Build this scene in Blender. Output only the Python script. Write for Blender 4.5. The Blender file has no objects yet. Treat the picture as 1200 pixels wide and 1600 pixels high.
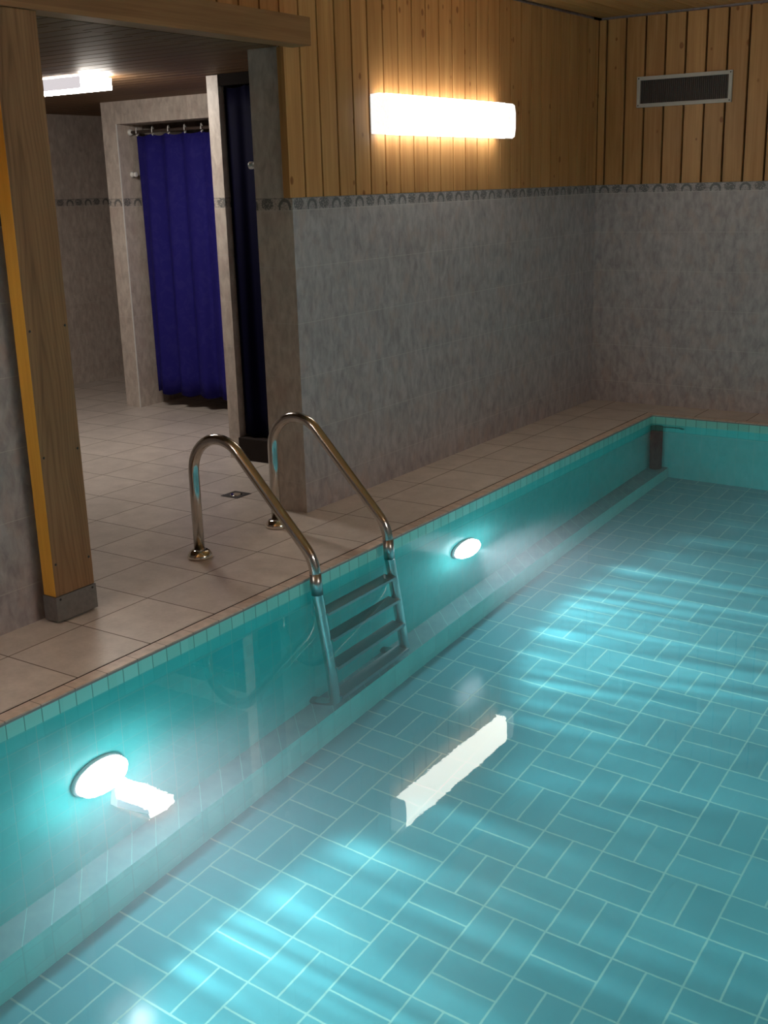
import bpy, bmesh, math, random
from mathutils import Vector, Matrix
random.seed(4)
scn = bpy.context.scene
COL = scn.collection
PI = math.pi

# ------------------------------------------------------------------ camera
F_PX = 1799.03
YAW, PITCH, ROLL = 0.5975, 0.2778, -0.0287
cam_d = bpy.data.cameras.new('camera')
cam = bpy.data.objects.new('camera', cam_d)
COL.objects.link(cam)
fw = Vector((-math.sin(YAW)*math.cos(PITCH), math.cos(YAW)*math.cos(PITCH), -math.sin(PITCH)))
r0 = Vector((math.cos(YAW), math.sin(YAW), 0))
u0 = r0.cross(fw)
rr = math.cos(ROLL)*r0 + math.sin(ROLL)*u0
uu = -math.sin(ROLL)*r0 + math.cos(ROLL)*u0
M = Matrix((rr, uu, -fw)).transposed().to_4x4()
M.translation = Vector((3.1341, -7.1225, 1.4365))
cam.matrix_world = M
cam_d.sensor_fit = 'HORIZONTAL'
cam_d.sensor_width = 36.0
cam_d.lens = F_PX/1200.0*36.0
cam_d.clip_start = 0.05
scn.camera = cam

# ------------------------------------------------------------------ world and exposure
w = bpy.data.worlds.new('world'); scn.world = w; w.use_nodes = True
w.node_tree.nodes['Background'].inputs[0].default_value = (0.5, 0.55, 0.6, 1)
w.node_tree.nodes['Background'].inputs[1].default_value = 0.0
scn.view_settings.view_transform = 'Standard'
scn.view_settings.look = 'None'
scn.view_settings.exposure = 0.0
scn.view_settings.gamma = 1.0
scn.view_settings.use_curve_mapping = False
cy = scn.cycles
cy.max_bounces = 10; cy.diffuse_bounces = 5; cy.glossy_bounces = 5
cy.transmission_bounces = 8; cy.transparent_max_bounces = 8; cy.volume_bounces = 1
cy.caustics_reflective = True; cy.caustics_refractive = True
cy.blur_glossy = 0.3
cy.sample_clamp_indirect = 4.0
cy.use_denoising = True

LAMP_W = 11.0        # wall lamp emission
LAMP_2 = 30.0        # left lamp and added right-wall fill, both outside the picture
LAMP_C = 48.0         # ceiling lamp emission
POOL_P = 80.0       # each underwater lamp, watts
WATER_SCATTER = 0.085
WATER_ABSORB = 0.10

# ------------------------------------------------------------------ material helpers
class NB:
    def __init__(s, name):
        s.mat = bpy.data.materials.new(name); s.mat.use_nodes = True
        s.nt = s.mat.node_tree; s.nt.nodes.clear()
        s.out = s.nt.nodes.new('ShaderNodeOutputMaterial')
    def n(s, t): return s.nt.nodes.new(t)
    def put(s, sock, v):
        if isinstance(v, (int, float)):
            sock.default_value = v
        elif isinstance(v, tuple):
            sock.default_value = (v + (1,))[:len(sock.default_value)] if len(v) < len(sock.default_value) else v[:len(sock.default_value)]
        else:
            s.nt.links.new(v, sock)
    def m(s, op, a, b=None, c=None, clamp=False):
        n = s.n('ShaderNodeMath'); n.operation = op; n.use_clamp = clamp
        s.put(n.inputs[0], a)
        if b is not None: s.put(n.inputs[1], b)
        if c is not None: s.put(n.inputs[2], c)
        return n.outputs[0]
    def pos(s):
        g = s.n('ShaderNodeNewGeometry'); x = s.n('ShaderNodeSeparateXYZ')
        s.nt.links.new(g.outputs['Position'], x.inputs[0]); return x.outputs
    def vec(s, x, y, z):
        c = s.n('ShaderNodeCombineXYZ')
        for i, v in enumerate((x, y, z)): s.put(c.inputs[i], v)
        return c.outputs[0]
    def noise(s, v, scale=1.0, detail=3.0, rough=0.5, dist=0.0, col=False):
        n = s.n('ShaderNodeTexNoise'); s.put(n.inputs['Vector'], v)
        n.inputs['Scale'].default_value = scale; n.inputs['Detail'].default_value = detail
        n.inputs['Roughness'].default_value = rough; n.inputs['Distortion'].default_value = dist
        return n.outputs['Color' if col else 'Fac']
    def white(s, v):
        n = s.n('ShaderNodeTexWhiteNoise'); n.noise_dimensions = '3D'; s.put(n.inputs['Vector'], v)
        return n.outputs['Value']
    def ramp(s, f, stops, interp='LINEAR'):
        n = s.n('ShaderNodeValToRGB'); s.put(n.inputs[0], f); cr = n.color_ramp; cr.interpolation = interp
        while len(cr.elements) < len(stops): cr.elements.new(0.5)
        for e, (p, c) in zip(cr.elements, stops):
            e.position = p; e.color = (c[0], c[1], c[2], 1)
        return n.outputs[0]
    def mix(s, f, a, b, mode='MIX'):
        n = s.n('ShaderNodeMix'); n.data_type = 'RGBA'; n.blend_type = mode
        s.put(n.inputs[0], f)
        for i, v in ((6, a), (7, b)): s.put(n.inputs[i], v)
        return n.outputs[2]
    def sub(s, f, a, b):      # smooth threshold f between a and b
        n = s.n('ShaderNodeMapRange'); n.interpolation_type = 'SMOOTHSTEP'
        s.put(n.inputs[0], f); n.inputs[1].default_value = a; n.inputs[2].default_value = b
        return n.outputs[0]
    def bsdf(s, col, rough=0.5, metal=0.0, bump=None, bs=0.1, bd=0.002, spec=0.5, coat=0.0, sheen=0.0):
        p = s.n('ShaderNodeBsdfPrincipled')
        s.put(p.inputs['Base Color'], col); s.put(p.inputs['Roughness'], rough)
        p.inputs['Metallic'].default_value = metal
        p.inputs['Specular IOR Level'].default_value = spec
        p.inputs['Coat Weight'].default_value = coat
        p.inputs['Sheen Weight'].default_value = sheen
        if bump is not None:
            b = s.n('ShaderNodeBump'); b.inputs['Strength'].default_value = bs; b.inputs['Distance'].default_value = bd
            s.put(b.inputs['Height'], bump); s.nt.links.new(b.outputs[0], p.inputs['Normal'])
        s.nt.links.new(p.outputs[0], s.out.inputs[0]); return p

def plain(name, col, rough=0.5, metal=0.0, var=0.06, scale=40, bs=0.0, spec=0.5):
    b = NB(name); x, y, z = b.pos(); v = b.vec(x, y, z)
    n = b.noise(v, scale, 3)
    c2 = tuple(max(0, c*(1-var*2)) for c in col)
    p = b.bsdf(b.mix(n, c2, col), rough, metal, bump=n if bs else None, bs=bs, spec=spec)
    return b.mat

def line_mask(b, u, pitch, origin, half):
    """1 on a grout line of a regular grid, 0 elsewhere"""
    t = b.m('DIVIDE', b.m('SUBTRACT', u, origin), pitch)
    f = b.m('FRACT', t)
    d = b.m('MINIMUM', f, b.m('SUBTRACT', 1.0, f))
    return b.m('SUBTRACT', 1.0, b.sub(d, half/pitch*0.7, half/pitch*1.3)), b.m('FLOOR', t)

def mat_wood(name, along='z', dark=1.0, rings=0.0, pitch=0.125, org=0.0, c1=(0.35, 0.160, 0.052), c2=(0.54, 0.295, 0.115), rough=0.42, knots=True):
    b = NB(name); x, y, z = b.pos()
    if along == 'z': l, a = z, b.m('ADD', x, y)
    elif along == 'y': l, a = y, b.m('ADD', x, z)
    else: l, a = x, b.m('ADD', y, z)
    board = b.m('FLOOR', b.m('DIVIDE', b.m('SUBTRACT', a, org), pitch))
    rnd = b.white(b.vec(board, 3.3, 1.7))
    off = b.m('MULTIPLY', rnd, 37.0)
    lv = b.m('ADD', b.m('MULTIPLY', l, 1.3), off)
    g1 = b.noise(b.vec(b.m('MULTIPLY', a, 26.0), lv, off), 1.0, 4, 0.6, 0.5)
    g2 = b.noise(b.vec(b.m('MULTIPLY', a, 160.0), b.m('MULTIPLY', lv, 2.0), off), 1.0, 2)
    f = b.m('ADD', b.m('MULTIPLY', g1, 0.75), b.m('MULTIPLY', g2, 0.25))
    if rings:      # long pointed growth-ring arches
        d1 = b.m('SUBTRACT', b.m('MULTIPLY', b.m('SUBTRACT', a, org+0.35), 1.0), b.m('MULTIPLY', b.m('SUBTRACT', b.noise(b.vec(0.0, b.m('MULTIPLY', l, 1.1), 2.0), 1.0, 2), 0.5), 0.12))
        rr_ = b.m('ADD', b.m('MULTIPLY', b.m('POWER', b.m('ABSOLUTE', d1), 1.5), 190.0), b.m('MULTIPLY', l, 3.2))
        rr_ = b.m('ADD', rr_, b.m('MULTIPLY', b.noise(b.vec(b.m('MULTIPLY', a, 4.0), l, 5.0), 1.0, 2), 2.5))
        sn = b.m('ADD', b.m('MULTIPLY', b.m('SINE', b.m('MULTIPLY', rr_, 6.28)), 0.5), 0.5)
        f = b.m('SUBTRACT', b.m('ADD', b.m('MULTIPLY', f, 0.8), 0.14), b.m('MULTIPLY', b.m('POWER', sn, 3.0), rings))
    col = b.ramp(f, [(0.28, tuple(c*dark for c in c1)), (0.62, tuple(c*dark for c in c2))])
    tint = b.ramp(rnd, [(0, (0.86, 0.83, 0.80)), (1, (1.06, 1.04, 1.02))])
    col = b.mix(1.0, col, tint, 'MULTIPLY')
    if knots:
        vo = b.n('ShaderNodeTexVoronoi'); vo.inputs['Scale'].default_value = 1.0
        b.put(vo.inputs['Vector'], b.vec(b.m('MULTIPLY', a, 15.0), b.m('MULTIPLY', l, 10.0), b.m('MULTIPLY', board, 5.0)))
        cw = b.n('ShaderNodeSeparateColor'); b.nt.links.new(vo.outputs['Color'], cw.inputs[0])
        size = b.m('MULTIPLY', b.m('SUBTRACT', cw.outputs[0], 0.66), 0.42, clamp=True)
        k = b.m('SUBTRACT', 1.0, b.sub(b.m('SUBTRACT', vo.outputs['Distance'], size), 0.02, 0.11))
        k = b.m('MULTIPLY', k, b.m('GREATER_THAN', cw.outputs[0], 0.66))
        col = b.mix(b.m('MULTIPLY', k, 0.85), col, tuple(c*dark for c in (0.20, 0.07, 0.02)))
    b.bsdf(col, rough, bump=g1, bs=0.12, bd=0.002, spec=0.35)
    return b.mat

def mat_wall_tile(name, c_lo=(0.27, 0.245, 0.255), c_hi=(0.46, 0.425, 0.435)):
    """tall marbled wall tiles with a decorated border between z=1.337 and 1.389"""
    b = NB(name); x, y, z = b.pos()
    u = b.m('ADD', x, y)
    n1 = b.noise(b.vec(b.m('MULTIPLY', u, 30.0), b.m('MULTIPLY', z, 13.0), b.m('SUBTRACT', x, y)), 1.0, 4, 0.6, 0.4)
    n2 = b.noise(b.vec(b.m('MULTIPLY', u, 3.0), b.m('MULTIPLY', z, 3.0), 2.0), 1.0, 2)
    f = b.m('ADD', b.m('MULTIPLY', n1, 0.8), b.m('MULTIPLY', n2, 0.2))
    col = b.ramp(f, [(0.32, c_lo), (0.64, c_hi)])
    pink = b.sub(b.noise(b.vec(b.m('MULTIPLY', u, 14.0), b.m('MULTIPLY', z, 8.0), 7.0), 1.0, 2), 0.5, 0.7)
    col = b.mix(b.m('MULTIPLY', pink, 0.4), col, (0.45, 0.34, 0.30))
    gh, _ = line_mask(b, z, 0.24, 1.337-0.24*9, 0.0015)
    gv, _ = line_mask(b, u, 0.36, -1.66, 0.0012)
    low = b.m('LESS_THAN', z, 1.389)
    g = b.m('MAXIMUM', gh, b.m('MULTIPLY', gv, 0.45))
    g = b.m('MULTIPLY', g, low)
    col = b.mix(b.m('MULTIPLY', g, 0.55), col, (0.55, 0.53, 0.50))
    # border: arches and small clumps of plants, dark on pale
    band = b.m('MULTIPLY', b.m('GREATER_THAN', z, 1.339), low)
    zz = b.m('SUBTRACT', z, 1.339)
    fr = b.m('SUBTRACT', b.m('FRACT', b.m('DIVIDE', u, 0.18)), 0.32)
    du = b.m('MULTIPLY', fr, 0.18)
    rad = b.m('SQRT', b.m('ADD', b.m('POWER', du, 2.0), b.m('POWER', b.m('SUBTRACT', zz, 0.012), 2.0)))
    arc = b.m('SUBTRACT', 1.0, b.sub(b.m('ABSOLUTE', b.m('SUBTRACT', rad, 0.028)), 0.003, 0.010))
    arc = b.m('MULTIPLY', arc, b.m('GREATER_THAN', zz, 0.012))
    leg = b.m('SUBTRACT', 1.0, b.sub(b.m('ABSOLUTE', b.m('SUBTRACT', b.m('ABSOLUTE', du), 0.028)), 0.002, 0.006))
    leg = b.m('MULTIPLY', leg, b.m('LESS_THAN', zz, 0.014))
    fr2 = b.m('SUBTRACT', b.m('FRACT', b.m('DIVIDE', u, 0.18)), 0.80)
    du2 = b.m('MULTIPLY', fr2, 0.18)
    rad2 = b.m('SQRT', b.m('ADD', b.m('POWER', du2, 2.0), b.m('POWER', b.m('MULTIPLY', b.m('SUBTRACT', zz, 0.026), 1.3), 2.0)))
    pl = b.noise(b.vec(b.m('MULTIPLY', u, 130.0), b.m('MULTIPLY', z, 130.0), 1.0), 1.0, 3)
    plant = b.m('MULTIPLY', b.m('SUBTRACT', 1.0, b.sub(rad2, 0.024, 0.040)), b.sub(pl, 0.36, 0.50))
    topl = b.m('GREATER_THAN', zz, 0.046)
    pat = b.m('MAXIMUM', b.m('MAXIMUM', arc, leg), b.m('MAXIMUM', plant, b.m('MULTIPLY', topl, 0.5)))
    pat = b.m('MULTIPLY', b.m('ADD', pat, b.m('MULTIPLY', b.sub(pl, 0.44, 0.60), 0.5), clamp=True), band)
    col = b.mix(b.m('MULTIPLY', pat, 0.85), col, (0.075, 0.085, 0.09))
    b.bsdf(col, 0.42, bump=b.m('SUBTRACT', n1, b.m('MULTIPLY', g, 0.8)), bs=0.12, bd=0.002, spec=0.45)
    return b.mat

def mat_floor_tile():
    b = NB('floor_tiles'); x, y, z = b.pos()
    gx, ix = line_mask(b, x, 0.3165, 0.172, 0.0022)
    gx = b.m('MULTIPLY', gx, b.m('GREATER_THAN', b.m('ABSOLUTE', b.m('SUBTRACT', x, 0.49)), 0.02))
    gy, iy = line_mask(b, y, 0.3135, -4.639, 0.0022)
    g = b.m('MAXIMUM', gx, gy)
    r = b.white(b.vec(ix, iy, 0.5))
    n = b.noise(b.vec(x, y, b.m('MULTIPLY', r, 20.0)), 9.0, 5, 0.6)
    n2 = b.noise(b.vec(x, y, 3.0), 70.0, 2)
    col = b.ramp(b.m('ADD', b.m('MULTIPLY', n, 0.75), b.m('MULTIPLY', n2, 0.25)), [(0.3, (0.46, 0.40, 0.36)), (0.7, (0.64, 0.565, 0.51))])
    col = b.mix(1.0, col, b.ramp(r, [(0, (0.93, 0.93, 0.93)), (1, (1.04, 1.04, 1.04))]), 'MULTIPLY')
    col = b.mix(g, col, (0.13, 0.095, 0.075))
    ro = b.m('ADD', 0.30, b.m('MULTIPLY', g, 0.5))
    b.bsdf(col, ro, bump=b.m('SUBTRACT', b.m('MULTIPLY', n, 0.3), g), bs=0.35, bd=0.0015, spec=0.45)
    return b.mat

def mat_coping():
    b = NB('coping_tiles'); x, y, z = b.pos()
    gx, _ = line_mask(b, x, 0.1292, 0.558, 0.0016)
    gy, _ = line_mask(b, y, 0.1292, -5.2712, 0.0016)
    inx = b.m('MULTIPLY', b.m('GREATER_THAN', x, 0.60), b.m('LESS_THAN', x, 3.56))
    g = b.m('MAXIMUM', b.m('MULTIPLY', gx, inx), b.m('MULTIPLY', gy, b.m('LESS_THAN', inx, 0.5)))
    n = b.noise(b.vec(x, y, z), 30.0, 3)
    col = b.ramp(n, [(0.3, (0.48, 0.37, 0.30)), (0.7, (0.64, 0.51, 0.43))])
    col = b.mix(b.m('MULTIPLY', g, 0.8), col, (0.16, 0.11, 0.09))
    b.bsdf(col, 0.4, bump=b.m('SUBTRACT', 1.0, g), bs=0.3, bd=0.001)
    return b.mat

TEAL_W = (0.065, 0.56, 0.545)
def mat_pool_wall():
    b = NB('pool_wall_tiles'); x, y, z = b.pos()
    geo = b.n('ShaderNodeNewGeometry'); sn = b.n('ShaderNodeSeparateXYZ'); b.nt.links.new(geo.outputs['Normal'], sn.inputs[0])
    u = b.m('ADD', x, y)
    top = b.m('GREATER_THAN', z, -0.0570)
    g1, i1 = line_mask(b, u, 0.0646, -5.2712+0.556, 0.0016)
    g2, i2 = line_mask(b, u, 0.1077, -5.392+0.67, 0.0014)
    gz, iz = line_mask(b, z, 0.1077, -0.063, 0.0014)
    g = b.m('ADD', b.m('MULTIPLY', g1, top), b.m('MULTIPLY', b.m('MAXIMUM', g2, gz), b.m('SUBTRACT', 1.0, top)), clamp=True)
    r = b.white(b.vec(i1, i2, iz))
    n = b.noise(b.vec(x, y, z), 14.0, 3)
    col = b.ramp(b.m('ADD', b.m('MULTIPLY', n, 0.6), b.m('MULTIPLY', r, 0.4)), [(0.2, tuple(c*0.93 for c in TEAL_W)), (0.8, tuple(c*1.04 for c in TEAL_W))])
    col = b.mix(top, col, b.mix(r, (0.22, 0.68, 0.62), (0.27, 0.75, 0.69)))
    gc = b.mix(top, (0.20, 0.55, 0.52), (0.07, 0.20, 0.19))
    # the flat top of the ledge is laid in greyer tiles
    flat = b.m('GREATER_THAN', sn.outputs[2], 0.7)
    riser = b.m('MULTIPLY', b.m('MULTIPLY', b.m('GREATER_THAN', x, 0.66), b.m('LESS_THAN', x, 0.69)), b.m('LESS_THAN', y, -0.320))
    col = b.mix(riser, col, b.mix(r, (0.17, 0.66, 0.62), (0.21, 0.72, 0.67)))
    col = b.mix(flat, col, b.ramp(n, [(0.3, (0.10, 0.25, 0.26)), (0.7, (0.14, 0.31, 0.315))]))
    col = b.mix(b.m('MULTIPLY', g, 0.75), col, gc)
    b.bsdf(col, 0.25, bump=b.m('SUBTRACT', 1.0, g), bs=0.15, bd=0.001).inputs['IOR'].default_value = 1.15
    return b.mat

def mat_pool_floor():
    """basket weave: pairs of two-to-one tiles turned alternately"""
    b = NB('pool_floor_tiles'); x, y, z = b.pos()
    wob = b.m('MULTIPLY', b.m('SUBTRACT', b.noise(b.vec(x, y, 0.0), 9.0, 3), 0.5), 0.004)
    u = b.m('DIVIDE', b.m('ADD', b.m('SUBTRACT', x, 1.189), wob), 0.2125)
    v = b.m('DIVIDE', b.m('ADD', b.m('ADD', y, 4.398), wob), 0.211)
    fu, fv, iu, iv = b.m('FRACT', u), b.m('FRACT', v), b.m('FLOOR', u), b.m('FLOOR', v)
    par = b.m('FLOORED_MODULO', b.m('ADD', iu, iv), 2.0)
    eu = b.m('MINIMUM', fu, b.m('SUBTRACT', 1.0, fu)); ev = b.m('MINIMUM', fv, b.m('SUBTRACT', 1.0, fv))
    mu = b.m('ABSOLUTE', b.m('SUBTRACT', fu, 0.5)); mv = b.m('ABSOLUTE', b.m('SUBTRACT', fv, 0.5))
    odd = b.m('GREATER_THAN', par, 0.5)
    mid = b.m('ADD', b.m('MULTIPLY', odd, mu), b.m('MULTIPLY', b.m('SUBTRACT', 1.0, odd), mv))
    d = b.m('MINIMUM', b.m('MINIMUM', eu, ev), mid)
    g = b.m('SUBTRACT', 1.0, b.sub(d, 0.010, 0.020))
    half = b.m('ADD', b.m('MULTIPLY', odd, b.m('GREATER_THAN', fu, 0.5)), b.m('MULTIPLY', b.m('SUBTRACT', 1.0, odd), b.m('GREATER_THAN', fv, 0.5)))
    r = b.white(b.vec(iu, iv, b.m('ADD', half, 0.5)))
    n = b.noise(b.vec(x, y, r), 6.0, 4)
    col = b.ramp(b.m('ADD', b.m('MULTIPLY', n, 0.6), b.m('MULTIPLY', r, 0.4)), [(0.25, (0.062, 0.300, 0.345)), (0.75, (0.082, 0.355, 0.40))])
    col = b.mix(b.m('MULTIPLY', g, 0.85), col, (0.30, 0.56, 0.50))
    b.bsdf(col, 0.12, bump=b.m('SUBTRACT', 1.0, g), bs=0.15, bd=0.001).inputs['IOR'].default_value = 1.12
    return b.mat

def mat_water():
    b = NB('water'); x, y, z = b.pos()
    gl = b.n('ShaderNodeBsdfGlass'); gl.inputs['IOR'].default_value = 1.33; gl.inputs['Roughness'].default_value = 0.0
    gl.inputs['Color'].default_value = (1, 1, 1, 1)
    n = b.noise(b.vec(x, y, 0.0), 5.0, 2)
    n3 = b.noise(b.vec(x, y, 0.0), 60.0, 2)
    h = b.m('ADD', n, b.m('MULTIPLY', n3, 0.10))
    bp = b.n('ShaderNodeBump'); bp.inputs['Strength'].default_value = 1.0; bp.inputs['Distance'].default_value = 0.00022
    b.put(bp.inputs['Height'], h); b.nt.links.new(bp.outputs[0], gl.inputs['Normal'])
    b.nt.links.new(gl.outputs[0], b.out.inputs[0])
    if WATER_SCATTER:
        sc = b.n('ShaderNodeVolumeScatter'); sc.inputs['Color'].default_value = (0.88, 0.93, 1.0, 1)
        sc.inputs['Density'].default_value = WATER_SCATTER; sc.inputs['Anisotropy'].default_value = 0.45
        ab = b.n('ShaderNodeVolumeAbsorption'); ab.inputs['Color'].default_value = (0.25, 0.85, 0.90, 1)
        ab.inputs['Density'].default_value = WATER_ABSORB
        ad = b.n('ShaderNodeAddShader'); b.nt.links.new(sc.outputs[0], ad.inputs[0]); b.nt.links.new(ab.outputs[0], ad.inputs[1])
        b.nt.links.new(ad.outputs[0], b.out.inputs['Volume'])
    return b.mat

def mat_emit(name, col, strength, tex=0.0):
    b = NB(name); e = b.n('ShaderNodeEmission')
    x, y, z = b.pos()
    n = b.noise(b.vec(x, y, z), 120.0, 2)
    e.inputs[0].default_value = (*col, 1)
    b.put(e.inputs[1], b.m('MULTIPLY', strength, b.m('ADD', 1.0-tex, b.m('MULTIPLY', n, 2*tex))))
    b.nt.links.new(e.outputs[0], b.out.inputs[0]); return b.mat

def mat_steel(name, col, rough):
    b = NB(name); x, y, z = b.pos()
    n = b.noise(b.vec(b.m('MULTIPLY', x, 60.0), b.m('MULTIPLY', y, 60.0), b.m('MULTIPLY', z, 60.0)), 1.0, 3)
    b.bsdf(b.mix(n, tuple(c*0.9 for c in col), col), b.m('ADD', rough-0.05, b.m('MULTIPLY', n, 0.1)), 1.0)
    return b.mat

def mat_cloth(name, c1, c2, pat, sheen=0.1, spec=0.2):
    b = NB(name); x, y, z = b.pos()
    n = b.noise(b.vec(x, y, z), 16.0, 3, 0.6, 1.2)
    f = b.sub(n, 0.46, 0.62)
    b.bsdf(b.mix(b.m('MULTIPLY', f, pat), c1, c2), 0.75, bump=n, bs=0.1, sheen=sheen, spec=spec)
    return b.mat

MT = dict(
    wood=mat_wood('pine_boards', 'z', org=-2.542-0.125*40),
    wood_back=mat_wood('pine_boards_far', 'z', pitch=0.1262, org=0.052-0.1262*3),
    wood_ceiling=mat_wood('pine_ceiling', 'y', 1.0, pitch=0.12),
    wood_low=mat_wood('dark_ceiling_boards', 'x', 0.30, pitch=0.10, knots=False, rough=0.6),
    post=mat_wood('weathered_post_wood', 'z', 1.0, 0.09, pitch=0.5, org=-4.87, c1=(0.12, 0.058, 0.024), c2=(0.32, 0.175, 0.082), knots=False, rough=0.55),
    post_side=mat_wood('lit_post_side', 'z', 1.0, 0.0, pitch=0.5, org=-4.9, c1=(0.62, 0.30, 0.04), c2=(0.80, 0.42, 0.06), knots=False, rough=0.5),  # light on the post's near side painted as brighter orange wood
    beam=mat_wood('beam_wood', 'y', 0.75, pitch=0.7, c1=(0.27, 0.13, 0.055), c2=(0.44, 0.235, 0.105), rough=0.5, knots=False),
    dark_gap=plain('dark_gap', (0.012, 0.008, 0.006), 0.9),
    tile=mat_wall_tile('wall_tiles'),
    tile_room=mat_wall_tile('back_room_wall_tiles', (0.38, 0.32, 0.28), (0.60, 0.53, 0.47)),
    floor=mat_floor_tile(), coping=mat_coping(), pwall=mat_pool_wall(), pfloor=mat_pool_floor(), water=mat_water(),
    groove=plain('expansion_joint', (0.030, 0.020, 0.016), 0.9, spec=0.1),
    lip=plain('grey_tile_edge', (0.22, 0.24, 0.24), 0.4),
    concrete=plain('concrete', (0.3, 0.3, 0.28), 0.9),
    steel=mat_steel('stainless_steel', (0.60, 0.57, 0.54), 0.16),
    steel_dull=mat_steel('brushed_steel', (0.50, 0.49, 0.48), 0.30),
    tread=mat_steel('stainless_tread', (0.28, 0.33, 0.33), 0.42),
    chrome=mat_steel('chrome', (0.85, 0.80, 0.72), 0.08),
    shoe=plain('galvanised_steel', (0.26, 0.24, 0.23), 0.45, 0.5, 0.2, 60, 0.1),
    iron=plain('black_iron', (0.02, 0.018, 0.017), 0.5),
    white=plain('white_plastic', (0.80, 0.79, 0.76), 0.35),
    grille=plain('grille_frame_paint', (0.50, 0.47, 0.43), 0.4),
    slat=plain('grille_slats', (0.09, 0.065, 0.055), 0.5),
    brown=plain('dark_brown_plinth', (0.06, 0.04, 0.032), 0.6),
    plinth=plain('near_black_brown', (0.022, 0.015, 0.013), 0.8, spec=0.2),
    pipe=plain('dark_pipe_plastic', (0.006, 0.001, 0.002), 0.95, spec=0.0),
    black=plain('matt_black_brown', (0.010, 0.007, 0.006), 0.95, spec=0.1),
    blue=mat_cloth('blue_curtain', (0.016, 0.013, 0.150), (0.026, 0.022, 0.168), 0.6, 0.0, 0.1),
    shaded=mat_cloth('shaded_blue_curtain', (0.0008, 0.0008, 0.011), (0.001, 0.001, 0.014), 0.6, 0.0, 0.05),  # blue cloth with the stall's shade mixed into its colour
    wall_glow=mat_emit('lamp_diffuser', (1.0, 0.93, 0.80), LAMP_W, 0.05),
    wall_glow_far=mat_emit('lamp_diffuser_strong', (1.0, 0.94, 0.86), LAMP_2, 0.05),
    wall_glow_end=mat_emit('lamp_diffuser_end', (1.0, 0.95, 0.88), 1.15, 0.25),
    ceil_glow=mat_emit('ceiling_lamp_glass', (1.0, 0.93, 0.84), LAMP_C),
    ceil_glow_dim=mat_emit('ceiling_lamp_frosted', (0.95, 0.88, 0.90), 0.75),
    pool_glow=mat_emit('pool_lamp_lens', (0.92, 0.94, 1.0), 105.0),
    bezel=plain('white_bezel', (0.75, 0.78, 0.78), 0.35),
)

# ------------------------------------------------------------------ object helpers
def link(name, me, mats, parent=None):
    o = bpy.data.objects.new(name, me); COL.objects.link(o)
    for m in (mats if isinstance(mats, (list, tuple)) else [mats]): me.materials.append(m)
    if parent is not None: o.parent = parent
    return o
def mesh(bm, name='m', smooth=False):
    bmesh.ops.recalc_face_normals(bm, faces=bm.faces)
    me = bpy.data.meshes.new(name); bm.to_mesh(me); bm.free()
    if smooth:
        for p in me.polygons: p.use_smooth = True
    return me
def bx(bm, a, b, mi=0, bevel=0.0):
    vs = [bm.verts.new((x, y, z)) for x in (a[0], b[0]) for y in (a[1], b[1]) for z in (a[2], b[2])]
    fs = []
    for q in ((0,1,3,2), (4,6,7,5), (0,4,5,1), (2,3,7,6), (0,2,6,4), (1,5,7,3)):
        f = bm.faces.new([vs[i] for i in q]); f.material_index = mi; fs.append(f)
    if bevel:
        es = {e for f in fs for e in f.edges}
        bmesh.ops.bevel(bm, geom=list(es), offset=bevel, segments=2, profile=0.6, affect='EDGES', clamp_overlap=True)
def boxes(name, L, mats, parent=None, bevel=0.0):
    bm = bmesh.new()
    for it in L: bx(bm, it[0], it[1], it[2] if len(it) > 2 else 0, bevel)
    return link(name, mesh(bm, name), mats, parent)
def tube(bm, pts, r, seg=20, cap=True):
    pts = [Vector(p) for p in pts]
    rs = r if isinstance(r, (list, tuple)) else [r]*len(pts)
    t0 = (pts[1]-pts[0]).normalized()
    nrm = t0.orthogonal().normalized()
    rings = []
    for i, p in enumerate(pts):
        t = (pts[min(i+1, len(pts)-1)]-pts[max(i-1, 0)]).normalized()
        nrm = (nrm - t*nrm.dot(t)).normalized(); bn = t.cross(nrm)
        rings.append([bm.verts.new(p+(nrm*math.cos(2*PI*k/seg)+bn*math.sin(2*PI*k/seg))*rs[i]) for k in range(seg)])
    for a, b in zip(rings, rings[1:]):
        for k in range(seg):
            bm.faces.new((a[k], a[(k+1) % seg], b[(k+1) % seg], b[k])).smooth = True
    if cap:
        bm.faces.new(rings[0][::-1]); bm.faces.new(rings[-1])
def lathe(bm, prof, axis='z', c=(0,0,0), seg=32):
    rings = []
    for r, h in prof:
        ring = []
        for k in range(seg):
            a = 2*PI*k/seg
            if axis == 'z': p = (c[0]+r*math.cos(a), c[1]+r*math.sin(a), c[2]+h)
            elif axis == 'x': p = (c[0]+h, c[1]+r*math.cos(a), c[2]+r*math.sin(a))
            else: p = (c[0]+r*math.cos(a), c[1]+h, c[2]+r*math.sin(a))
            ring.append(bm.verts.new(p))
        rings.append(ring)
    for a, b in zip(rings, rings[1:]):
        for k in range(seg): bm.faces.new((a[k], a[(k+1) % seg], b[(k+1) % seg], b[k])).smooth = True
    bm.faces.new(rings[0][::-1]); bm.faces.new(rings[-1])
def rounded(path, rad, n=8):
    """polyline with filleted corners; rad may be one value per inner corner"""
    P = [Vector(p) for p in path]; out = [P[0]]
    for i in range(1, len(P)-1):
        r = rad[i-1] if isinstance(rad, (list, tuple)) else rad
        a, b, c = P[i-1], P[i], P[i+1]
        d1, d2 = (a-b).normalized(), (c-b).normalized()
        ang = d1.angle(d2); t = min(r/math.tan(ang/2), (a-b).length*0.499, (c-b).length*0.499)
        p1, p2 = b+d1*t, b+d2*t
        for k in range(n+1):
            s = k/n; out.append(((1-s)**2)*p1 + 2*s*(1-s)*b + (s*s)*p2)
    out.append(P[-1]); return out
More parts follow.
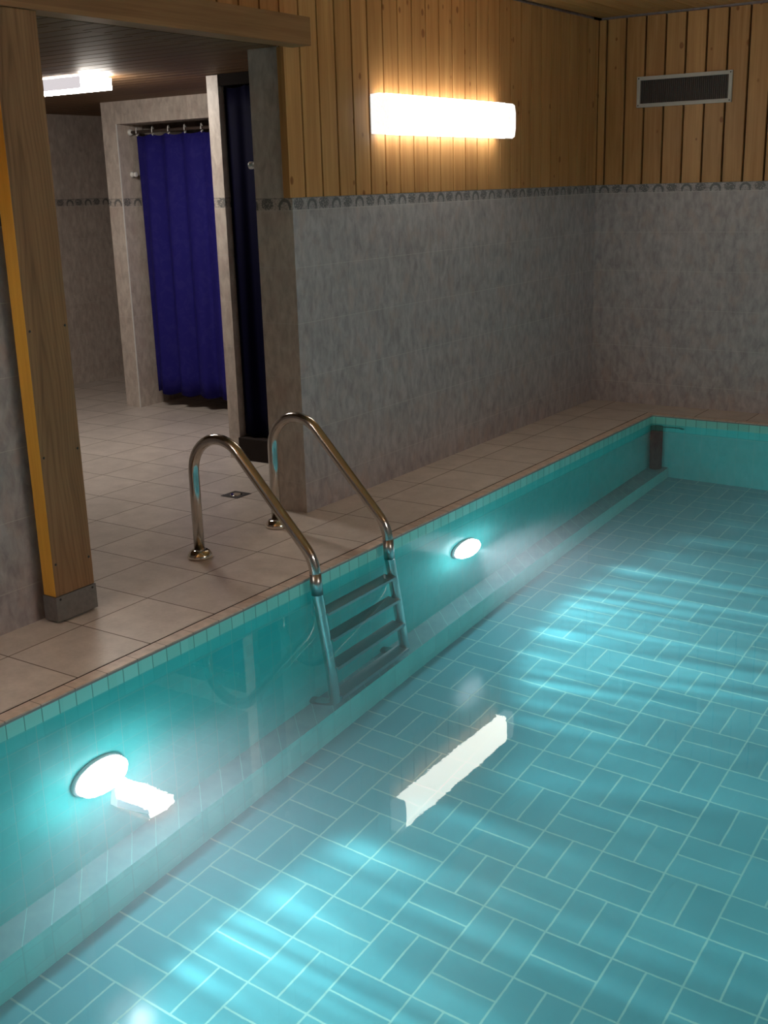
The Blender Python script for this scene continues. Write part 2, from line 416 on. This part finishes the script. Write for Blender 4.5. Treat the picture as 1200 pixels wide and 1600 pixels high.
def tag(o, label=None, cat=None, group=None, kind=None):
    if label: o['label'] = label
    if cat: o['category'] = cat
    if group: o['group'] = group
    if kind: o['kind'] = kind
    return o
def struct(o, label=None): o['kind'] = 'structure'; o['label'] = label or o.name.replace('_', ' '); return o
def thing(name, loc, label, cat, group=None):
    o = bpy.data.objects.new(name, None); COL.objects.link(o); o.location = loc
    o.empty_display_size = 0.1
    return tag(o, label, cat, group)
def rel(o, root):
    """child built in world coordinates: shift so that it keeps its place under root"""
    o.parent = root; o.matrix_parent_inverse = Matrix.Translation(-Vector(root.location)); return o

# ------------------------------------------------------------------ the setting
H = 2.378; FZ = 1.389; D = -3.14; E = -4.642
PX0, PX1, PY0, PY1 = 0.556, 3.60, -6.40, -0.318      # basin
GX0, GX1, GY0, GY1 = 0.500, 3.656, -6.456, -0.262    # outer edge of the coping
ZW, ZL, ZF, XL = -0.053, -1.10, -1.30, 0.672
YB = -8.6; XR = 4.3

struct(boxes('floor', [
    ((-4.1, -6.0, -0.2), (0.0, 0.25, 0)),
    ((0.0, YB, -0.2), (GX0-0.004, 0.2, 0)), ((GX1+0.004, YB, -0.2), (XR, 0.2, 0)),
    ((GX0-0.004, GY1+0.004, -0.2), (GX1+0.004, 0.2, 0)), ((GX0-0.004, YB, -0.2), (GX1+0.004, GY0-0.004, 0)),
], MT['floor']), 'beige square floor tiles around the pool and in the room behind')
def ring(name, x0, x1, y0, y1, w_, z0, z1, m):
    return boxes(name, [((x0, y0, z0), (x0+w_, y1, z1)), ((x1-w_, y0, z0), (x1, y1, z1)),
                        ((x0+w_, y0, z0), (x1-w_, y0+w_, z1)), ((x0+w_, y1-w_, z0), (x1-w_, y1, z1))], m)
struct(ring('trim_1', GX0-0.005, GX1+0.005, GY0-0.005, GY1+0.005, 0.010, -0.19, -0.0008, MT['groove']), 'dark joint between deck tiles and pool edge strip')
struct(ring('trim_2', GX0+0.005, GX1-0.005, GY0+0.005, GY1-0.005, PX0-GX0-0.006, -0.0092, 0.001, MT['coping']), 'narrow beige edge tiles around the pool')
struct(ring('trim_3', GX0+0.006, GX1-0.006, GY0+0.006, GY1-0.006, PX0-GX0-0.005, -0.0094, -0.004, MT['lip']), 'thin grey edge under the pool edge tiles')
# basin
T = 0.05
struct(boxes('wall_pool_left', [((PX0-T, PY0-T, ZF-0.1), (PX0, PY1+T, -0.0095))], MT['pwall']), 'turquoise tiled left side wall of the pool')
struct(boxes('wall_pool_right', [((PX1, PY0-T, ZF-0.1), (PX1+T, PY1+T, -0.0095))], MT['pwall']), 'turquoise tiled right side wall of the pool')
struct(boxes('wall_pool_far', [((PX0, PY1, ZF-0.1), (PX1, PY1+T, -0.0095))], MT['pwall']), 'turquoise tiled far wall of the pool')
struct(boxes('wall_pool_near', [((PX0, PY0-T, ZF-0.1), (PX1, PY0, -0.0095))], MT['pwall']), 'turquoise tiled near wall of the pool')
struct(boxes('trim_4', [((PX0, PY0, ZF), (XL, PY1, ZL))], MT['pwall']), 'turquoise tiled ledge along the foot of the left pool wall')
struct(boxes('floor_pool', [((PX0, PY0, ZF-0.1), (PX1, PY1, ZF))], MT['pfloor']), 'pool floor of teal tiles laid in basket weave')

# left wall: tiles below, boards above, an opening between y=E and y=D
def tiled_end(y0, y1): return [((-0.2, y0, 0), (0, y1, FZ)), ((-0.2, y0, FZ), (-0.036, y1, H+0.05))]
wl = boxes('wall_left', tiled_end(D, 0.0), [MT['tile'], MT['tile_room']])
for p in wl.data.polygons:
    if p.center.y < D+0.001: p.material_index = 1  # jamb face browner: tone of its light put into the tile colour
struct(wl, 'marbled grey tiled wall left of the pool with patterned border')
struct(boxes('wall_left_near', tiled_end(YB, E), MT['tile']), 'grey tiled wall left of the wooden post')
def boards(name, axis, lo, hi, pitch, org, z0, z1, depth0, depth1, gap, m, label, ends=True):
    bm = bmesh.new()
    k = math.floor((lo-org)/pitch)
    while org+k*pitch < hi:
        a, c = max(lo, org+k*pitch+gap/2), min(hi, org+(k+1)*pitch-gap/2); k += 1
        if c-a < 0.008: continue
        if axis == 'y': bx(bm, (depth0, a, z0), (depth1, c, z1), 0, 0.0022)
        else: bx(bm, (a, depth0, z0), (c, depth1, z1), 0, 0.0022)
    # thin dark backing seen through the grooves
    if axis == 'y': bx(bm, (depth0-0.001, lo, z0), (depth0+0.004, hi, z1), 1)
    else: bx(bm, (lo, depth1-0.004, z0), (hi, depth1+0.001, z1), 1)
    return struct(link(name, mesh(bm), [m, MT['dark_gap']]), label)
WT = H-0.012
boards('wall_left_boards', 'y', D, -0.002, 0.125, -2.542, FZ, WT, -0.035, 0.0, 0.0100, MT['wood'], 'knotty pine boards above the tiles on the left wall')
boards('wall_left_boards_near', 'y', YB, E, 0.125, -2.542, FZ, WT, -0.035, 0.0, 0.0100, MT['wood'], 'pine boards above the tiles left of the post')
boards('wall_left_boards_above_beam', 'y', E, D, 0.125, -2.542, 2.07, WT, -0.035, 0.0, 0.0100, MT['wood'], 'short pine boards above the long beam')
boards('wall_back_boards', 'x', 0.002, XR, 0.1262, 0.052, FZ, WT, 0.0, 0.03, 0.012, MT['wood_back'], 'wide pine boards with dark grooves on the far wall')
struct(boxes('wall_back', [((0.0, 0.0, 0), (XR, 0.2, FZ)), ((0.0, 0.031, FZ), (XR, 0.2, H+0.05))], MT['tile']), 'marbled grey tiled far wall with patterned border')
struct(boxes('wall_right', [((XR, YB, 0), (XR+0.2, 0.2, H+0.05))], MT['tile']), 'tiled wall on the right behind the camera')
struct(boxes('wall_front', [((-0.2, YB-0.2, 0), (XR+0.2, YB, H+0.05))], MT['tile']), 'tiled wall behind the camera')
struct(boxes('ceiling', [((-0.2, YB-0.2, H+0.05), (XR+0.2, 0.2, H+0.12))], MT['dark_gap']), 'dark void above the ceiling boards')
bm = bmesh.new()
k = 0
while 0.006+k*0.12 < XR:
    bx(bm, (0.008+k*0.12, YB, H), (min(XR, 0.008+k*0.12+0.116), -0.008, H+0.03), 0, 0.002); k += 1
struct(link('ceiling_boards', mesh(bm), MT['wood_ceiling']), 'pine board ceiling over the pool')
struct(boxes('wall_above_opening', [((-0.2, E, 2.052), (-0.036, D, H+0.05))], MT['tile']), 'wall over the opening behind the beam')

# back room
struct(boxes('wall_back_room_left', [((-4.01, -6.0, 0), (-3.81, 0.2, 2.05))], MT['tile_room']), 'tiled side wall at the far left of the back room')
struct(boxes('wall_back_room_far', [((-4.0, 0.0, 0), (-0.2, 0.2, 2.05))], MT['tile_room']), 'far wall of the shower stalls')
struct(boxes('wall_back_room_near', [((-4.0, -6.2, 0), (-0.2, -6.0, 2.05))], MT['tile_room']), 'near wall of the back room')
YS = -1.572
struct(boxes('wall_shower_front', [((-2.775, YS, 0), (-2.645, YS+0.23, 1.99)), ((-2.645, YS, 1.852), (-1.15, YS+0.23, 1.99)), ((-1.15, YS, 0), (-0.201, YS+0.23, 1.99))], MT['tile_room']), 'pale tiled shower front with an opening for the blue curtain')
struct(boxes('trim_5', [((-2.6475, YS-0.003, 0), (-2.6425, YS+0.004, 1.852))], MT['white']), 'thin pale edge strip on the shower opening')
struct(boxes('wall_shower_side', [((-2.775, YS+0.23, 0), (-2.66, 0.0, 1.99))], MT['tile_room']), 'side wall inside the first shower')
struct(boxes('wall_partition', [((-1.06, -2.45, 0), (-0.985, YS-0.001, 1.985))], MT['tile_room']), 'narrow tiled partition between the two showers')
bm = bmesh.new(); k = 0
while -6.0+k*0.1 < 0.0:
    bx(bm, (-3.81, -6.0+k*0.1+0.003, 1.99), (-0.2, min(0, -6.0+k*0.1+0.097), 2.01), 0, 0.0015); k += 1
bx(bm, (-3.81, -6.0, 2.011), (-0.2, 0.0, 2.05), 1)
k = 0
while E+k*0.1 < D:
    bx(bm, (-0.1995, E+k*0.1+0.003, 1.99), (-0.037, min(D, E+k*0.1+0.097), 2.01), 0, 0.0015); k += 1
bx(bm, (-0.1995, E, 2.011), (-0.037, D, 2.05), 1)
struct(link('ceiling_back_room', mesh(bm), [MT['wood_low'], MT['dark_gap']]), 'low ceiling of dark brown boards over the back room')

# ------------------------------------------------------------------ water
bm = bmesh.new()
bx(bm, (PX0-0.003, PY0-0.003, ZF-0.003), (PX1+0.003, PY1+0.003, ZW))
tag(link('pool_water', mesh(bm), MT['water']), 'clear turquoise water filling the indoor pool', 'water', kind='stuff')

# ------------------------------------------------------------------ post and beam
post = thing('wooden_post', (-0.03, -4.55, 0), 'thick square timber post with metal foot standing left of the opening', 'post')
XP = 0.092; PYA = -4.672; PYB = -4.497
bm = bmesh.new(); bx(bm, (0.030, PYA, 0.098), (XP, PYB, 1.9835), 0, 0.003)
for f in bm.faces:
    if f.calc_center_median().y < PYA+0.001: f.material_index = 1  # near side gets the wood with painted-in light
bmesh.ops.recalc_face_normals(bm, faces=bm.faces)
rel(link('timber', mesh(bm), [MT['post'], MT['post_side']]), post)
sh = rel(boxes('metal_foot', [((0.027, PYA-0.003, 0.008), (XP+0.003, PYB+0.003, 0.097))], MT['shoe']), post); sh['label'] = 'grey galvanised sheet foot'
rel(boxes('foot_plate', [((0.045, PYA+0.02, 0), (XP-0.012, PYB-0.015, 0.0085))], MT['iron']), post)
rel(boxes('inner_board', [((-0.12, -4.6415, 0.001), (0.0295, PYB-0.004, 1.9835))], MT['post']), post)
bm0 = bmesh.new(); lathe(bm0, [(0.0045, 0), (0.0045, 0.001), (0.003, 0.0022)], 'x', (0, 0, 0), 12); nail_me = mesh(bm0, 'nail'); nail_me.materials.append(MT['iron'])
for (y, z) in ((-4.658, 1.008), (-4.511, 1.012), (-4.658, 0.588), (-4.511, 0.592), (-4.658, 0.213), (-4.511, 0.200), (-4.656, 0.086), (-4.511, 0.086)):
    o = bpy.data.objects.new('nail', nail_me); COL.objects.link(o); o.location = (XP+(0.003 if z < 0.1 else 0), y, z); rel(o, post)

beam = thing('wooden_beam', (0.03, -5.0, 1.987), 'long horizontal timber beam across the top of the opening, resting on the post', 'beam')
rel(boxes('timber', [((0.0005, -6.9, 1.985), (0.098, -3.090, 2.094))], MT['beam'], bevel=0.003), beam)
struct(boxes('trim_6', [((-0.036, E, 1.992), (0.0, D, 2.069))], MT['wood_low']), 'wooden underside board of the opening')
struct(boxes('trim_7', [((-0.036, D-0.012, FZ), (0.0, D-0.0005, 1.987))], MT['wood']), 'narrow wooden edge board beside the opening')

# ------------------------------------------------------------------ wall lamps
def wall_lamp(y0, y1, label, glow='wall_glow', flip=False):
    t = thing('wall_lamp', (0.001, (y0+y1)/2, 1.74), label, 'lamp')
    zc0, zc1 = 1.652, 1.832
    rel(boxes('back_plate', [((0.0, y0+0.01, zc0+0.012), (0.012, y1-0.01, zc1-0.012))], MT['white']), t)
    def section(a, c, m, name):
        prof = [(0.012, zc0+0.004), (0.06, zc0), (0.074, zc0+0.010), (0.080, zc0+0.05), (0.080, zc1-0.05), (0.074, zc1-0.010), (0.06, zc1), (0.012, zc1-0.004)]
        bm = bmesh.new(); A = [bm.verts.new((x, a, z)) for x, z in prof]; B = [bm.verts.new((x, c, z)) for x, z in prof]
        for i in range(len(prof)): bm.faces.new((A[i], A[(i+1) % 8], B[(i+1) % 8], B[i]))
        bm.faces.new(A[::-1]); bm.faces.new(B)
        return rel(link(name, mesh(bm), m), t)
    section(y0+0.05, y1-0.09, MT[glow], 'diffuser')
    section(y0, y0+0.049, MT['wall_glow_end'], 'end_section')
    section(y1-0.089, y1, MT['wall_glow_end'], 'end_section')
    if flip: t.location = (XR-0.001, (y0+y1)/2, 1.74); t.rotation_euler = (0, 0, PI)
    return t
wall_lamp(-2.549, -1.259, 'long glowing white lamp on the wooden wall above the tiles')
wall_lamp(-6.75, -5.46, 'second long white lamp on the wooden wall left of the post, outside the picture', 'wall_glow_far')
wall_lamp(-4.6, -3.31, 'added fill light shaped like a long lamp on the right wall, outside the picture', 'wall_glow_far', True)  # unseen lamp added to brighten deck and tiles

# ------------------------------------------------------------------ ceiling lamp of the back room
cl = thing('ceiling_lamp', (-1.72, -2.875, 1.99), 'rectangular glowing lamp under the dark ceiling left of the blue curtain', 'lamp')
rel(boxes('base_plate', [((-2.02, -2.97, 1.982), (-1.41, -2.785, 1.99))], MT['white']), cl)
bm = bmesh.new(); bx(bm, (-2.03, -2.98, 1.925), (-1.40, -2.775, 1.9815))
for f in bm.faces:
    c = f.calc_center_median()
    if c.y < -2.979: f.material_index = 1
rel(link('glass_shade', mesh(bm), [MT['ceil_glow'], MT['ceil_glow_dim']]), cl)

# ------------------------------------------------------------------ air grille
g = thing('air_grille', (0.556, 0, 1.93), 'wide rectangular air grille with pale frame on the far wooden wall', 'vent')
gx0, gx1, gz0, gz1 = 0.262, 0.850, 1.842, 2.020
fwid = 0.022
rel(boxes('frame', [((gx0, -0.014, gz0), (gx1, 0.0, gz0+fwid)), ((gx0, -0.014, gz1-fwid), (gx1, 0.0, gz1)),
                    ((gx0, -0.0135, gz0+fwid), (gx0+fwid, 0.0, gz1-fwid)), ((gx1-fwid, -0.0135, gz0+fwid), (gx1, 0.0, gz1-fwid))], MT['grille'], bevel=0.0015), g)
rel(boxes('backing', [((gx0+fwid, -0.002, gz0+fwid), (gx1-fwid, -0.0005, gz1-fwid))], MT['iron']), g)
ns = 44
rel(boxes('louvre_slats', [((gx0+fwid+(i+0.35)*(gx1-gx0-2*fwid)/ns, -0.0095, gz0+fwid), (gx0+fwid+(i+0.62)*(gx1-gx0-2*fwid)/ns, -0.0025, gz1-fwid)) for i in range(ns)], MT['slat']), g)
bm = bmesh.new(); lathe(bm, [(0.004, 0), (0.004, -0.0015), (0.0025, -0.003)], 'y', (0, 0, 0), 12); sc_me = mesh(bm); sc_me.materials.append(MT['iron'])
for px_ in (gx0+0.011, gx1-0.011):
    for pz in (gz0+0.011, gz1-0.011):
        o = bpy.data.objects.new('screw', sc_me); COL.objects.link(o); o.location = (px_, -0.0138, pz); rel(o, g)

# ------------------------------------------------------------------ pool ladder
LY = (-3.87, -3.375); R = 0.0215
lad = thing('pool_ladder', (0.3, -3.62, 0), 'stainless steel pool ladder with two curved handrails going down into the water', 'ladder')
def railpath(y):
    # foot on the deck, loop, slope down over the edge, straight leg to the ledge, bent foot against the wall
    return rounded([(0.013, y, 0.0), (0.013, y, 0.44), (0.16, y, 0.60), (0.262, y, 0.475), (0.598, y, 0.078), (0.668, y, -1.055), (PX0+0.002, y, -1.075)],
                   [0.14, 0.085, 0.25, 0.10, 0.07], 12)
def railpath2(y):
    pts = [(0.013, y, 0.0), (0.013, y, 0.30)]
    cx_, cz_, r_ = 0.153, 0.355, 0.140
    pts.append((0.013, y, 0.335))
    for k in range(0, 15):
        a = PI - k*(PI-math.radians(40))/14
        pts.append((cx_+r_*math.cos(a), y, cz_+r_*math.sin(a)*1.05))
    lower = rounded([pts[-1], (0.595, y, 0.085), (0.672, y, -1.045), (PX0+0.002, y, -1.082)], [0.16, 0.065], 12)
    return pts + lower[1:]
for y in LY:
    bm = bmesh.new(); tube(bm, railpath2(y), R, 24); o = rel(link('handrail', mesh(bm, smooth=False), MT['steel']), lad)
    bm = bmesh.new(); lathe(bm, [(0.049, 0.0), (0.052, 0.005), (0.050, 0.016), (0.040, 0.029), (0.030, 0.035), (0.022, 0.037)], 'z', (0.013, y, 0)); o = rel(link('flange', mesh(bm), MT['chrome']), lad)
    bm = bmesh.new(); tube(bm, [(0.5987, y, 0.030), (0.6045, y, -0.056)], 0.0226, 24); rel(link('sleeve', mesh(bm), MT['steel_dull']), lad)
tre = bmesh.new()
bx(tre, (-0.030, LY[0]+0.012, -0.0125), (0.028, LY[1]-0.012, -0.0005), 0, 0.002)
bx(tre, (0.024, LY[0]+0.012, -0.028), (0.030, LY[1]-0.012, 0.0), 0, 0.0015)
bx(tre, (-0.032, LY[0]+0.012, -0.026), (-0.0265, LY[1]-0.012, 0.0), 0, 0.0015)
tre_me = mesh(tre); tre_me.materials.append(MT['tread'])
for i, z in enumerate((-0.245, -0.495, -0.745, -0.985)):
    o = bpy.data.objects.new('tread', tre_me); COL.objects.link(o)
    o.location = (0.601+(-z)*0.068, 0, z); rel(o, lad)

# ------------------------------------------------------------------ underwater lamps
def spot_nodes(ld, seed):
    ld.use_nodes = True; nt = ld.node_tree
    em = nt.nodes['Emission']
    tc = nt.nodes.new('ShaderNodeTexCoord'); sp = nt.nodes.new('ShaderNodeSeparateXYZ'); nt.links.new(tc.outputs['Normal'], sp.inputs[0])
    def mm(op, a, b=None):
        n = nt.nodes.new('ShaderNodeMath'); n.operation = op
        for i, v in enumerate((a, b)):
            if v is None: continue
            if isinstance(v, (int, float)): n.inputs[i].default_value = v
            else: nt.links.new(v, n.inputs[i])
        return n.outputs[0]
    ang = mm('ARCTAN2', sp.outputs[1], sp.outputs[0])
    cb = nt.nodes.new('ShaderNodeCombineXYZ')
    nt.links.new(mm('MULTIPLY', ang, 18.0), cb.inputs[0]); cb.inputs[1].default_value = seed
    nt.links.new(mm('MULTIPLY', sp.outputs[2], 1.5), cb.inputs[2])
    no = nt.nodes.new('ShaderNodeTexNoise'); nt.links.new(cb.outputs[0], no.inputs['Vector']); no.inputs['Scale'].default_value = 1.0; no.inputs['Detail'].default_value = 3.0
    st = mm('ADD', mm('POWER', mm('MULTIPLY', no.outputs['Fac'], 1.80), 4.5), 0.28)
    st = mm('MULTIPLY', st, mm('ADD', 0.14, mm('MULTIPLY', mm('MULTIPLY', sp.outputs[2], -1.0), 0.95)))
    nt.links.new(st, em.inputs['Strength'])

def pool_lamp(y, z, label, seed, yaw=0.0, tilt=0.0):
    t = thing('pool_lamp', (PX0, y, z), label, 'lamp')
    bm = bmesh.new(); lathe(bm, [(0.106, 0.001), (0.108, 0.006), (0.106, 0.012), (0.103, 0.015), (0.100, 0.016)], 'x', (0, 0, 0), 40)
    link('bezel', mesh(bm), MT['bezel'], t)
    bm = bmesh.new(); lathe(bm, [(0.1000, 0.0162), (0.098, 0.034), (0.080, 0.050), (0.045, 0.058), (0.02, 0.060)], 'x', (0, 0, 0), 40)
    link('lens', mesh(bm), MT['pool_glow'], t)
    for k in range(4):
        a = PI/4+k*PI/2; bm = bmesh.new(); lathe(bm, [(0.0025, 0.012), (0.0025, 0.0165)], 'x', (0, 0.1035*math.cos(a), 0.1035*math.sin(a)), 10); link('screw', mesh(bm), MT['chrome'], t)
    ld = bpy.data.lights.new('pool_lamp_beam', 'SPOT'); ld.energy = POOL_P; ld.color = (0.94, 0.98, 1.0)
    ld.spot_size = math.radians(140); ld.spot_blend = 0.25; ld.shadow_soft_size = 0.025
    spot_nodes(ld, seed)
    lo = bpy.data.objects.new('beam', ld); COL.objects.link(lo); lo.parent = t; lo.location = (0.085, 0, 0)
    d = Vector((math.cos(math.radians(yaw))*math.cos(math.radians(tilt)), math.sin(math.radians(yaw))*math.cos(math.radians(tilt)), -math.sin(math.radians(tilt))))
    lo.rotation_euler = d.to_track_quat('-Z', 'Y').to_euler()
    return t
pool_lamp(-4.965, -0.60, 'glaring round underwater lamp on the pool wall left of the ladder', 1.0)
pool_lamp(-2.69, -0.52, 'round underwater lamp on the pool wall beyond the ladder', 5.0, 8.0, 4.0)
ic = thing('white_slab', (PX0, -4.80, -0.93), 'small white rectangular plate on the pool wall below the glaring lamp', 'slab')  # plain white slanted slab on the wall, no known function
bm = bmesh.new()
vs = [(-4.915, -0.745), (-4.735, -0.985), (-4.77, -1.05), (-4.925, -0.84)]
A = [bm.verts.new((PX0+0.001, y, z)) for y, z in vs]; B = [bm.verts.new((PX0+0.03, y, z)) for y, z in vs]
for i in range(4): bm.faces.new((A[i], A[(i+1) % 4], B[(i+1) % 4], B[i]))
bm.faces.new(A[::-1]); bm.faces.new(B)
rel(link('plate', mesh(bm), MT['bezel']), ic)

# dark pipe in the far corner of the pool
pp = thing('corner_pipe', (0.60, -0.37, ZL), 'dark upright pipe with short side arm in the far left corner of the pool', 'pipe')
bm = bmesh.new(); tube(bm, [(0.603, -0.362, ZL), (0.603, -0.362, -0.085)], 0.038, 24); rel(link('upright', mesh(bm), MT['pipe']), pp)
bm = bmesh.new(); tube(bm, rounded([(0.62, -0.356, -0.098), (0.74, -0.345, -0.098), (0.765, -0.345, -0.125)], 0.02), 0.011, 14); rel(link('arm', mesh(bm), MT['pipe']), pp)

# ------------------------------------------------------------------ shower curtains
def curtain_mesh(x0, x1, z0, z1, y, amp, n, waves, seed):
    rnd = random.Random(seed); ph = [rnd.uniform(0, 6.28) for _ in range(4)]
    bm = bmesh.new(); nz = 14; rows = []
    for j in range(nz+1):
        s = j/nz; row = []
        for i in range(n+1):
            u = i/n
            a = amp*(0.45+0.75*s)
            yy = y + a*math.sin(2*PI*waves*u+ph[0]+0.35*math.sin(5*u+ph[1]+s)) + 0.15*a*math.sin(2*PI*waves*2.3*u+ph[2]+s*1.2)
            zz = z1+(z0-z1)*s + (0.010*math.sin(2*PI*waves*u) if j == nz else 0) - (0.012*abs(math.sin(PI*u*(x1-x0)/0.1412)) if j == 0 else 0)
            row.append(bm.verts.new((x0+(x1-x0)*u, yy, zz)))
        rows.append(row)
    for a, b in zip(rows, rows[1:]):
        for i in range(n): bm.faces.new((a[i], a[i+1], b[i+1], b[i])).smooth = True
    me = bpy.data.meshes.new('curtain'); bmesh.ops.recalc_face_normals(bm, faces=bm.faces); bm.to_mesh(me); bm.free(); return me
def add_curtain(label, x0, x1, z0, z1, y, amp, waves, m, seed, rings, name='shower_curtain'):
    t = thing(name, ((x0+x1)/2, y, z0), label, 'curtain')
    o = rel(link('cloth', curtain_mesh(x0, x1, z0, z1, y, amp, 160, waves, seed), m), t)
    sm = o.modifiers.new('thickness', 'SOLIDIFY'); sm.thickness = 0.002
    bm = bmesh.new()
    pts = [(0.0, 0.021*math.cos(a), 0.006+0.026*math.sin(a)) for a in [PI*1.25+k*(2*PI*0.94)/18 for k in range(19)]]
    tube(bm, pts, 0.0035, 8); rm = mesh(bm, 'ring'); rm.materials.append(MT['white'])
    for x in rings:
        r = bpy.data.objects.new('curtain_ring', rm); COL.objects.link(r); r.location = (x, y, z1+0.012); r.rotation_euler = (0, 0, math.radians(28)); rel(r, t)
    return t
YC = -1.46
add_curtain('bright blue patterned shower curtain in the pale tiled opening', -2.595, -1.30, 0.095, 1.785, YC, 0.024, 7, MT['blue'], 3, [-2.577+0.1412*k for k in range(9)])
add_curtain('dark navy shower curtain with its shade painted in, right of the narrow tiled partition', -0.972, -0.22, 0.132, 1.93, -2.425, 0.010, 6, MT['shaded'], 8, [])
rod = thing('curtain_rod', (-1.9, YC, 1.80), 'thin brown rod carrying the bright blue curtain', 'rod')
bm = bmesh.new(); tube(bm, [(-2.640, YC, 1.803), (-1.152, YC, 1.803)], 0.010, 16); rel(link('bar', mesh(bm), MT['brown']), rod)
bm = bmesh.new(); lathe(bm, [(0.020, 0.0), (0.020, 0.010), (0.014, 0.022)], 'x', (-2.6445, YC, 1.803), 20); e = rel(link('end_cap', mesh(bm), MT['white']), rod); e['label'] = 'white end cap'
rod2 = thing('curtain_rod', (-0.6, -2.41, 1.91), 'dark rod at the top of the navy curtain', 'rod')
bm = bmesh.new(); tube(bm, [(-0.984, -2.40, 1.907), (-0.201, -2.40, 1.907)], 0.010, 16); rel(link('bar', mesh(bm), MT['iron']), rod2)
tag(boxes('shower_pelmet', [((-0.984, -2.445, 1.932), (-0.201, -2.35, 1.988))], MT['black'], bevel=0.002), 'dark board under the ceiling above the navy curtain', 'board')
tag(boxes('shower_plinth', [((-0.984, -2.465, 0.0), (-0.201, -2.40, 0.125))], MT['plinth'], bevel=0.004), 'dark brown plinth on the floor under the navy curtain', 'plinth')

def hook(x, y, z, d, label):
    t = thing('wall_hook', (x, y, z), label, 'hook')
    bm = bmesh.new(); lathe(bm, [(0.019, 0.0), (0.019, d*0.008), (0.010, d*0.013), (0.010, d*0.024), (0.016, d*0.028), (0.016, d*0.040), (0.010, d*0.044)], 'x', (0, 0, 0), 20)
    link('peg', mesh(bm), MT['white'], t); return t
hook(-2.6445, -1.47, 1.538, 1, 'small white wall hook beside the bright blue curtain')
hook(-0.201, -3.115, 1.528, -1, 'small white wall hook beside the navy curtain, behind the tiled corner')

# ------------------------------------------------------------------ floor drain
dr = thing('floor_drain', (-0.506, -3.048, 0.0), 'small square dark floor drain in the beige tiles behind the handrails', 'drain')
rel(boxes('frame', [((-0.559, -3.101, 0.0), (-0.453, -2.995, 0.002))], MT['iron'], bevel=0.0006), dr)
bm = bmesh.new(); lathe(bm, [(0.030, 0.0021), (0.030, 0.0035), (0.024, 0.0045)], 'z', (-0.506, -3.048, 0), 24)
e = rel(link('cap', mesh(bm), MT['chrome']), dr); e['label'] = 'shiny round centre cap'
rel(boxes('slot_bars', [((-0.552, -3.094+i*0.0117, 0.0021), (-0.460, -3.090+i*0.0117, 0.0028)) for i in range(9)], MT['shoe']), dr)
